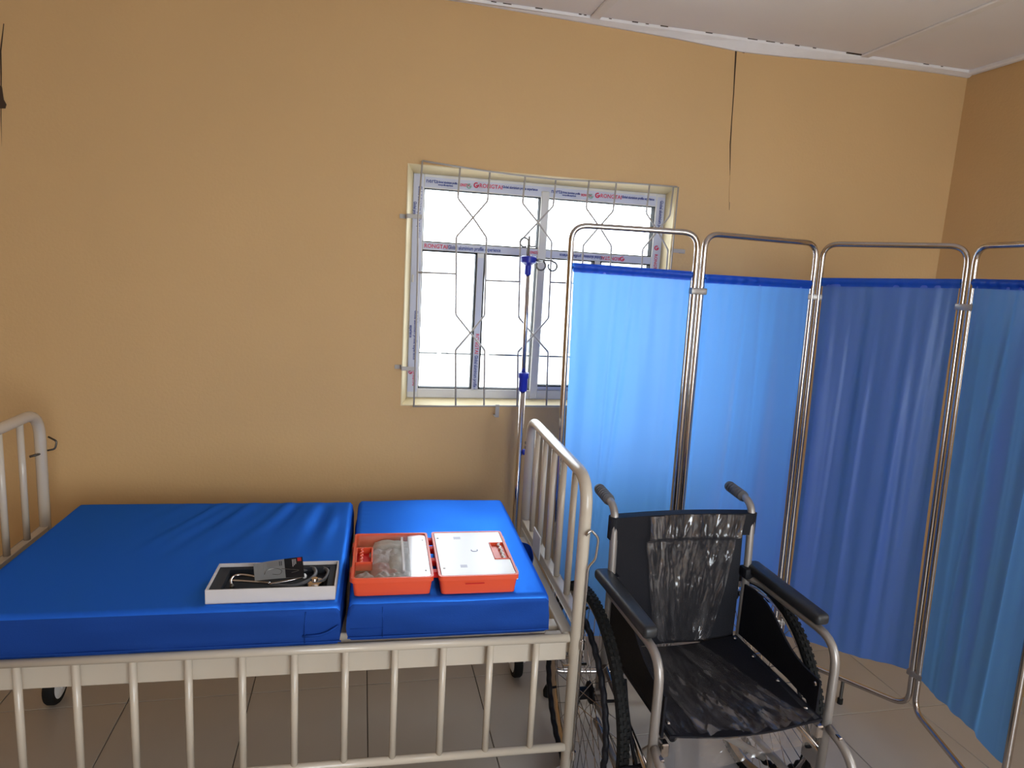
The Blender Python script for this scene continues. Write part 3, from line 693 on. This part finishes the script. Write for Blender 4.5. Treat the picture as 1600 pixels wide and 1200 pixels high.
# ------------------------------------------------------------ drip stand
IVX, IVY = .622, -.135
iv = thing('drip_stand', 'tall chrome drip stand with blue clamps and wire hooks behind the bed end', 'drip stand', (IVX, IVY, 0))
obj('lower_pole', tube(BM(), [(0, 0, .05), (0, 0, 1.10)], .0115, seg=16), M_CHROME, iv, smooth=True)
obj('upper_pole', tube(BM(), [(0, 0, 1.05), (-.008, 0, 1.60)], .0085, seg=14), M_CHROME, iv, smooth=True)
bm = BM(); lathe(bm, [(.013, 1.075), (.017, 1.082), (.017, 1.125), (.021, 1.130), (.021, 1.148), (.014, 1.152)], (0, 0, 0), seg=20); obj('height_clamp', bm, M_BLUEP, iv, smooth=True)
bm = BM(); lathe(bm, [(.011, 1.525), (.0125, 1.53), (.0125, 1.56), (.03, 1.572), (.031, 1.592), (.024, 1.596)], (-.008, 0, 0), seg=20); obj('hook_hub', bm, M_BLUEP, iv, smooth=True)
def hook(pts): obj('hook', tube(BM(), smooth_path(pts, 6), .0033, seg=8), M_DARKST, iv, smooth=True)
def curl(x, y, z, r, a0, a1): return [(x+r*math.cos(math.radians(a)), y, z+r*math.sin(math.radians(a))) for a in range(a0, a1, 30 if a1 > a0 else -30)]
hook([(-.015, 0, 1.595), (-.013, 0, 1.64)]+curl(-.028, 0, 1.645, .0165, 0, 330))
hook([(-.005, .015, 1.595), (-.004, .02, 1.66), (-.006, .02, 1.665), (-.002, .02, 1.635), (.012, .02, 1.632), (.020, .02, 1.634)])
hook([(.018, -.01, 1.585), (.05, -.015, 1.583), (.078, -.02, 1.583)]+curl(.082, -.02, 1.562, .017, 90, -230))
hook([(.018, 0, 1.58), (.03, -.05, 1.578)]+curl(.024, -.07, 1.562, .017, 60, -230))
for k in range(3):
    a = math.radians(90+120*k); l = obj('foot', tube(BM(), [(0, 0, .075), (.15*math.cos(a), .10*math.sin(a), .055)], .010, seg=10), M_CHROME, iv, smooth=True)
    obj('foot_wheel', lathe(BM(), [(.0001, -.01), (.022, -.008), (.024, 0), (.022, .008), (.0001, .01)], (.15*math.cos(a), .10*math.sin(a), .024), axis='x', seg=18), M_RUB, l, smooth=True)
obj('height_knob', lathe(BM(), [(.004, 0), (.012, .004), (.012, .018), (.0001, .02)], (.011, 0, .83), axis='x', seg=14), M_BLUEP, iv, smooth=True)

# ------------------------------------------------------------ folding privacy screen
J = [((.698, -.492), (.668, -.487)), ((1.124, -.547), (1.106, -.544)), ((1.640, -.472), (1.622, -.450)), ((1.922, -.872), (1.894, -.838)), ((1.795, -1.325), (1.815, -1.275))]
scr = thing('privacy_screen', 'four panel folding screen of chrome tube hung with blue fabric, behind the wheelchair', 'folding screen', (1.3, -.5, 0))
SO = Vector((1.3, -.5, 0)); ZB, ZTP = .10, 1.697
HEMZ = [(1.572, 1.566), (1.560, 1.560), (1.572, 1.590), (1.592, 1.592)]; BOTZ = [(.24, .235), (.225, .205), (.180, .232), (.225, .24)]
for i in range(4):
    a0, a1 = Vector((*J[i][0], ZB)), Vector((*J[i][1], ZTP)); b0, b1 = Vector((*J[i+1][0], ZB)), Vector((*J[i+1][1], ZTP))
    d0 = (b0-a0).normalized()*.0135; d1 = (b1-a1).normalized()*.0135
    if i > 0: a0 += d0; a1 += d1
    if i < 3: b0 -= d0; b1 -= d1
    P = [p-SO for p in (a0, a1, b1, b0)]
    # closed frame with rounded corners
    mid = (P[0]+P[3])/2
    loop = fillet([mid, P[0], P[1], P[2], P[3], mid], .055, 8)[:-1]
    obj('panel_frame', tube(BM(), loop, .0098, seg=14, closed=True), M_CHROME, scr, smooth=True)
    # foot under each outer corner
    # curtain
    bm = BM(); nu, nv = 150, 46; V = {}
    nrm = (b0-a0).cross(Vector((0, 0, 1))).normalized()
    if nrm.y > 0: nrm = -nrm
    rnd = random.Random(i*11+3); ph = [rnd.uniform(0, 6.28) for _ in range(6)]; L_ = (b0-a0).length
    for q in range(nv+1):
        t = q/nv
        for p in range(nu+1):
            s = p/nu; zt = HEMZ[i][0]*(1-s)+HEMZ[i][1]*s; zb = BOTZ[i][0]*(1-s)+BOTZ[i][1]*s
            z = zt+(zb-zt)*t; f = (z-ZB)/(ZTP-ZB)
            A = a0+(a1-a0)*f; B = b0+(b1-b0)*f; A.z = B.z = z
            ins = .013+.006*math.sin(t*math.pi)*(.4 if i != 2 else .8); e = min(1, s/.05, (1-s)/.05)
            ss = s+.012*noise.noise(Vector((s*4+i*9, t*2, 0)))*e
            base_ = A.lerp(B, ins/L_+(1-2*ins/L_)*ss)
            w = noise.noise(Vector((s*4+t*.5+i*17, t*.45, 1.5)))*.030+noise.noise(Vector((s*11+t*.9+i*31, t*.6, 5)))*[.005, .007, .018, .018][i]
            w += [.010, .009, .004, .006][i]*sum(math.exp(-((s-c-dd*t)/.022)**2)*(1-.3*t) for c, dd in ([(.38, -.10), (.52, -.22)], [(.40, -.15), (.52, .03)], [(.25, -.12), (.47, -.10)], [(.45, -.25), (.6, -.1)])[i])
            w += .0035*math.sin(s*60+ph[0]+2*noise.noise(Vector((s*3, t, i))))*max(0, 1-t*3.5)
            amp = (.25+.75*min(1, t*3))*(1-.55*t**3)*e*[.55, .7, 1.0, 1.0][i]
            V[p, q] = bm.verts.new(base_+nrm*(w*amp)-SO)
    for p in range(nu):
        for q in range(nv): bm.faces.new((V[p, q], V[p+1, q], V[p+1, q+1], V[p, q+1]))
    c = obj('fabric_panel', bm, M_CURT, scr, smooth=True, ang=180)
    # double-layer hem wrapped round the hanging rod
    bm = BM(); H = {}
    for q in range(9):
        t = q/8
        for p in range(nu+1):
            s = p/nu; zt = HEMZ[i][0]*(1-s)+HEMZ[i][1]*s; z = zt+.004-.030*t
            f = (z-ZB)/(ZTP-ZB); A = a0+(a1-a0)*f; B = b0+(b1-b0)*f; A.z = B.z = z
            base_ = A.lerp(B, .011/L_+(1-.022/L_)*s)
            off = .0065*math.sin(math.pi*min(1, t*1.3))+.0035+.0018*math.sin(s*60+ph[0])
            H[p, q, 0] = bm.verts.new(base_+nrm*off-SO); H[p, q, 1] = bm.verts.new(base_-nrm*off-SO)
    for k in (0, 1):
        for p in range(nu):
            for q in range(8): bm.faces.new((H[p, q, k], H[p+1, q, k], H[p+1, q+1, k], H[p, q+1, k]))
    for p in range(nu): bm.faces.new((H[p, 0, 0], H[p+1, 0, 0], H[p+1, 0, 1], H[p, 0, 1]))
    obj('hem', bm, M_HEM, c, smooth=True, ang=80)
    zt = HEMZ[i]; f = (zt[0]-.01-ZB)/(ZTP-ZB)
    A = a0+(a1-a0)*f; B = b0+(b1-b0)*f; A.z = zt[0]-.011; B.z = zt[1]-.011
    obj('hanging_rod', tube(BM(), [A-SO, B-SO], .0028, seg=8), M_CHROME, c)
for i in (1, 2, 3):
    for f in (.88, .08):
        p = Vector((*J[i][0], ZB)).lerp(Vector((*J[i][1], ZTP)), f)-SO
        z = p.z; d = (Vector((*J[i+1][0], 0))-Vector((*J[i-1][0], 0))).normalized()
        M_ = Matrix.Translation(p) @ d.to_track_quat('X', 'Z').to_matrix().to_4x4()
        obj('hinge_clip', box(BM(), -.029, .029, -.016, .016, -.011, .011, .004, 2, mtx=M_), M_STEEL, scr, smooth=True)
for i in (0, 4):
    p = Vector((*J[i][0], 0))-SO
    l = obj('foot_strut', tube(BM(), [p+Vector((0, 0, ZB)), p+Vector((0, 0, .035))], .007, seg=8), M_DARKST, scr)
    obj('foot_pad', lathe(BM(), [(.0001, 0), (.016, 0), (.018, .02), (.01, .04), (.0001, .042)], p, seg=14), M_RUB, l, smooth=True)
for i, s in ((1, .5), (2, .53)):
    p = Vector((*J[i][0], 0)).lerp(Vector((*J[i+1][0], 0)), s)-SO
    l = obj('foot_strut', tube(BM(), [p+Vector((0, 0, ZB-.004)), p+Vector((0, 0, .012))], .006, seg=8), M_DARKST, scr)
    obj('foot_pad', lathe(BM(), [(.0001, 0), (.010, 0), (.010, .02), (.0001, .022)], p, seg=12), M_RUB, l, smooth=True)

# ------------------------------------------------------------ wheelchair
wc = thing('wheelchair', 'black wheelchair with grey frame, its back and seat still in clear plastic wrap', 'wheelchair', (.947, -.93, 0), math.radians(1.0))
def wt(name, pts, r=.0112, fil=.0, m=M_STEEL, seg=14, parent=None):
    return obj(name, tube(BM(), pts, r, fil, seg=seg), m, parent or wc, smooth=True)
WR = .318; AY = -.01
for s in (-1, 1):
    P = .222*s; F = .244*s
    wt('back_post', [(P, .0, .30), (P, .0, .70), (P, .012, .886), (P-.0*s, .13, .895)], .0115, .045)
    g = BM(); tube(g, [(P, .058, .8895), (P, .15, .896)], .0155, seg=16)
    for k in range(7): tube(g, [(P, .066+k*.012, .890+k*.0009), (P, .070+k*.012, .8903+k*.0009)], .0172, seg=16)
    obj('hand_grip', g, M_GREYR, wc, smooth=True)
    wt('arm_tube', [(P, .0, .655), (F, -.05, .655), (F, -.385, .655), (F, -.385, .14)], .0115, .075)
    bm = BM(); box(bm, F-.026, F+.026, -.325, .02, .668, .700, .012, 3); 
    for v in bm.verts:
        if v.co.y < -.25 and abs(v.co.x-F) > .01: v.co.x = F+(v.co.x-F)*(1-.25*(-.25-v.co.y)/.075)
    obj('arm_pad', bm, M_PAD, wc, smooth=True)
    bm = BM(); box(bm, P-.02, P+.02, -.026, .016, .655, .69, .008, 2); obj('arm_socket', bm, M_BLACK, wc, smooth=True)
    wt('seat_rail', [(.200*s, .0, .448), (.200*s, -.40, .452)], .0112, m=M_BLACK)
    wt('lower_rail', [(P, .02, .20), (F, -.385, .20)], .0112)
    wt('mid_rail', [(P, 0, .40), (F, -.385, .34)], .008, m=M_CHROME)
    # skirt guard
    poly = [(-.010, .635), (-.06, .640), (-.12, .632), (-.16, .615), (-.19, .597), (-.22, .578), (-.25, .563), (-.28, .554), (-.31, .548), (-.376, .546), (-.376, .435), (-.355, .44), (-.335, .468), (-.25, .476), (-.10, .474), (-.01, .470)]
    x = .213*s
    bm = BM(); extr(bm, poly, 'x', min(x, x+.006*s), max(x, x+.006*s)); sg = obj('skirt_guard', bm, M_BLACK, wc)
    for (y, z) in ((-.36, .530), (-.36, .450)):
        obj('guard_rivet', lathe(BM(), [(.007, 0), (.005, -.003*s), (.0001, -.004*s)], (x, y, z), axis='x', seg=12), M_CHROME, sg, smooth=True)
    # drive wheel
    cxw = .285*s
    ty = BM(); prof = []
    for k in range(14):
        a = 2*math.pi*k/14; prof.append((WR-.014+.014*math.cos(a), .0165*math.sin(a)))
    lathe(ty, prof, (cxw, AY, WR), axis='x', seg=96, closed=True)
    w = obj('drive_tyre', ty, M_RUB, wc, smooth=True)
    kn = BM()
    for k in range(110):
        a = 2*math.pi*k/110
        for q, off in ((-.0095, 0), (-.0, .5), (.0095, 0)):
            aa = a+off*2*math.pi/110; rr = WR+ (.0008 if q == 0 else -.0022)
            Mx = Matrix.Translation((cxw+q, AY+rr*math.cos(aa), WR+rr*math.sin(aa))) @ Matrix.Rotation(aa, 4, 'X')
            box(kn, -.0035, .0035, -.002, .002, -.005, .005, mtx=Mx)
    kn = obj('tread_knobs', kn, M_RUB, w, kind='stuff')
    rm = BM(); lathe(rm, [(WR-.026, -.012), (WR-.024, -.010), (WR-.034, -.006), (WR-.040, 0), (WR-.034, .006), (WR-.024, .010), (WR-.026, .012), (WR-.042, .004), (WR-.046, 0), (WR-.042, -.004)], (cxw, AY, WR), axis='x', seg=80, closed=True)
    obj('rim', rm, M_CHROME, wc, smooth=True)
    spk = BM()
    for k in range(36):
        a = 2*math.pi*k/36; h = a+(.9 if k % 2 else -.9); sd = (1 if (k//2) % 2 else -1)
        p0 = Vector((cxw+.026*sd, AY+.028*math.cos(h), WR+.028*math.sin(h))); p1 = Vector((cxw, AY+(WR-.044)*math.cos(a), WR+(WR-.044)*math.sin(a)))
        tube(spk, [p0, p1], .0012, seg=5)
    obj('spokes', spk, M_CHROME, wc, kind='stuff')
    hb = BM(); lathe(hb, [(.0001, -.038), (.012, -.036), (.012, -.028), (.032, -.026), (.032, -.020), (.018, -.014), (.018, .014), (.032, .020), (.032, .026), (.012, .028), (.012, .036), (.0001, .038)], (cxw, AY, WR), axis='x', seg=24); obj('hub', hb, M_BLACK, wc, smooth=True)
    wt('axle_bar', [(P, AY, WR), (cxw, AY, WR)], .008, m=M_STEEL)
    obj('axle_plate', box(BM(), P-.004, P+.004, AY-.02, AY+.05, .24, .40, .003, 1), M_STEEL, wc)
    hr = BM(); n = 192; pts = []
    for k in range(n):
        a = 2*math.pi*k/n; r_ = .258+.0035*math.sin(a*40); pts.append((cxw+.028*s, AY+r_*math.cos(a), WR+r_*math.sin(a)))
    tube(hr, pts, .0085, seg=10, closed=True); h = obj('hand_rim', hr, M_BLACK, wc, smooth=True)
    for k in range(6):
        a = math.radians(30+60*k); ca, sa = math.cos(a), math.sin(a)
        bm = BM(); tube(bm, [(cxw+.004*s, AY+(WR-.044)*ca, WR+(WR-.044)*sa), (cxw+.028*s, AY+.258*ca, WR+.258*sa)], .004, seg=6); obj('rim_bracket', bm, M_BLACK, h)
    # wheel lock
    wt('brake_lever', [(.252*s, -.36, .30), (.256*s, -.30, .36), (.256*s, -.25, .44), (.256*s, -.225, .50)], .005, .02, M_BLACK, 8)
    wt('brake_shoe', [(.235*s, -.335, .33), (.262*s, -.335, .325), (.300*s, -.330, .325)], .0075, .01, M_BLACK, 8)
    obj('brake_plate', box(BM(), .244*s-.002, .244*s+.002, -.375, -.31, .285, .345, .001, 1), M_CHROME, wc)
    wt('brake_link', [(.25*s, -.37, .26), (.25*s, -.31, .31), (.25*s, -.28, .36)], .003, .01, M_CHROME, 6)
    # front castor and footrest
    wt('castor_stem', [(F, -.385, .10), (F, -.385, .17)], .014)
    cf = BM(); 
    for e in (-1, 1): extr(cf, [(-.41, .16), (-.365, .16), (-.335, .09), (-.355, .08)], 'x', F+e*.02-.002, F+e*.02+.002)
    box(cf, F-.022, F+.022, -.41, -.36, .155, .163); cf = obj('castor_fork', cf, M_STEEL, wc)
    bm = BM(); lathe(bm, [(.06, -.013), (.087, -.013), (.09, -.006), (.09, .006), (.087, .013), (.06, .013)], (F, -.345, .091), axis='x', seg=36, closed=True); obj('castor_tyre', bm, M_RUB, cf, smooth=True)
    bm = BM(); lathe(bm, [(.0001, -.011), (.02, -.011), (.062, -.007), (.062, .007), (.02, .011), (.0001, .011)], (F, -.345, .091), axis='x', seg=24); obj('castor_hub', bm, M_GREYR, cf, smooth=True)
    wt('footrest_hanger', [(F, -.395, .425), (F+.006*s, -.46, .405), (F+.012*s, -.53, .30), (F-.02*s, -.60, .12)], .0118, .06)
    obj('hanger_latch', box(BM(), F-.028*s-.01, F-.028*s+.01, -.40, -.375, .40, .435, .003, 1), M_CHROME, wc)
    obj('hanger_plate', box(BM(), F-.004, F+.006, -.44, -.392, .418, .428, .002, 1), M_CHROME, wc)
    obj('foot_plate', box(BM(), min(F-.03*s, F-.18*s), max(F-.03*s, F-.18*s), -.68, -.56, .10, .112, .004, 1), M_BLACK, wc)
# cross brace
wt('cross_brace', [(-.205, -.17, .20), (.195, -.19, .445)], .0105, m=M_STEEL); wt('cross_brace', [(.205, -.21, .20), (-.195, -.19, .445)], .0105, m=M_STEEL)
obj('brace_pivot', lathe(BM(), [(.0001, -.03), (.009, -.028), (.009, .028), (.0001, .03)], (0, -.19, .325), axis='y', seg=12), M_CHROME, wc)
# seat sling and back sling
def sheet(name, fn, nu, nv, m, parent=None, th=0, kind=None):
    bm = BM(); V = {(i, j): bm.verts.new(fn(i/nu, j/nv)) for i in range(nu+1) for j in range(nv+1)}
    for i in range(nu):
        for j in range(nv): bm.faces.new((V[i, j], V[i+1, j], V[i+1, j+1], V[i, j+1]))
    bmesh.ops.recalc_face_normals(bm, faces=bm.faces)
    if th: bmesh.ops.solidify(bm, geom=bm.faces[:], thickness=th)
    return obj(name, bm, m, parent or wc, smooth=True, ang=60)
def seat_z(u): return .462-.020*math.sin(math.pi*u)**1.0
st = sheet('seat_sling', lambda u, v: (-.212+.424*u, -.405+.405*v, seat_z(u)+.002*noise.noise(Vector((u*4, v*4, 0)))), 30, 30, M_BLACK, th=.006)
for s in (-1, 1):
    for y in (-.36, -.24, -.12, -.02): obj('seat_screw', lathe(BM(), [(.006, 0), (.004, .003), (.0001, .004)], (.195*s, y, seat_z(.5+.46*s)+.004), seg=10), M_CHROME, st, smooth=True)
def back_y(u, z): return .012+.020*math.sin(math.pi*u)+(.012 if z > .8 else .012*max(0, (z-.6)/.2))
bk = sheet('back_sling', lambda u, v: (-.205+.41*u, back_y(u, .435+.41*v), .435+.41*v), 30, 30, M_BLACK, th=.006)
bm = BM(); n = 40
lo, hi = .790, .858
P = []
for k in range(n+1):
    u = k/n; x = -.236+.472*u; y = .012+.018*math.sin(math.pi*u); P.append((x, y-.017 if .02 < u < .98 else y-.008, y+.018 if .02 < u < .98 else y+.01))
A = [[bm.verts.new((x, y1, lo)), bm.verts.new((x, y1, hi)), bm.verts.new((x, y2, hi)), bm.verts.new((x, y2, lo))] for x, y1, y2 in P]
for a, b in zip(A[:-1], A[1:]):
    for k in range(4): bm.faces.new((a[k], a[(k+1) % 4], b[(k+1) % 4], b[k]))
bm.faces.new(A[0]); bm.faces.new(A[-1][::-1]); bmesh.ops.recalc_face_normals(bm, faces=bm.faces)
obj('back_band', bm, M_BLACK, bk, smooth=True, ang=50)
# plastic wrap on the back and seat
def wn(u, v, k):
    a = 1-abs(noise.noise(Vector((u*6+k+v*1.5, v*1.3, 0))))*3; b = 1-abs(noise.noise(Vector((u*13+k-v*1.2, v*2.4, 4))))*3
    return max(0, a)**2*.9+max(0, b)**3*.8+.45*noise.noise(Vector((u*26+k, v*12, 8)))
def wrapback(u, v):
    z = .452+.408*v; hw = .070+.085*v**.55; x = .032+(2*u-1)*hw+.004*noise.noise(Vector((v*6, u, 3)))
    uu = (x+.205)/.41
    return (x, (back_y(uu, z)-.016-.024*max(0, min(1, (z-.775)/.012)))-.0075*abs(wn(u, v, 2)), z)
sheet('back_wrap', wrapback, 90, 80, M_WRAP, bk)
def wrapseat(u, v):
    y = -.412+.415*v; x = (-.205+.385*u)*(1-v)+(-.190+.26*u)*v; 
    return (x, y, seat_z((x+.212)/.424)+.006+.0085*abs(wn(u, v, 7))*(.6+.8*(1-v)))
ws = sheet('seat_wrap', wrapseat, 90, 80, M_WRAP, st)
def wrapdrop(u, v): 
    x = -.205+.40*u; return (x, -.414-.002*abs(wn(u, v, 3))-.012*(1-v), seat_z(min(1, max(0, (x+.212)/.424)))+.004-(.060+.018*math.sin(u*5+1))*(1-v))
sheet('seat_wrap_skirt', wrapdrop, 80, 16, M_WRAP, st)
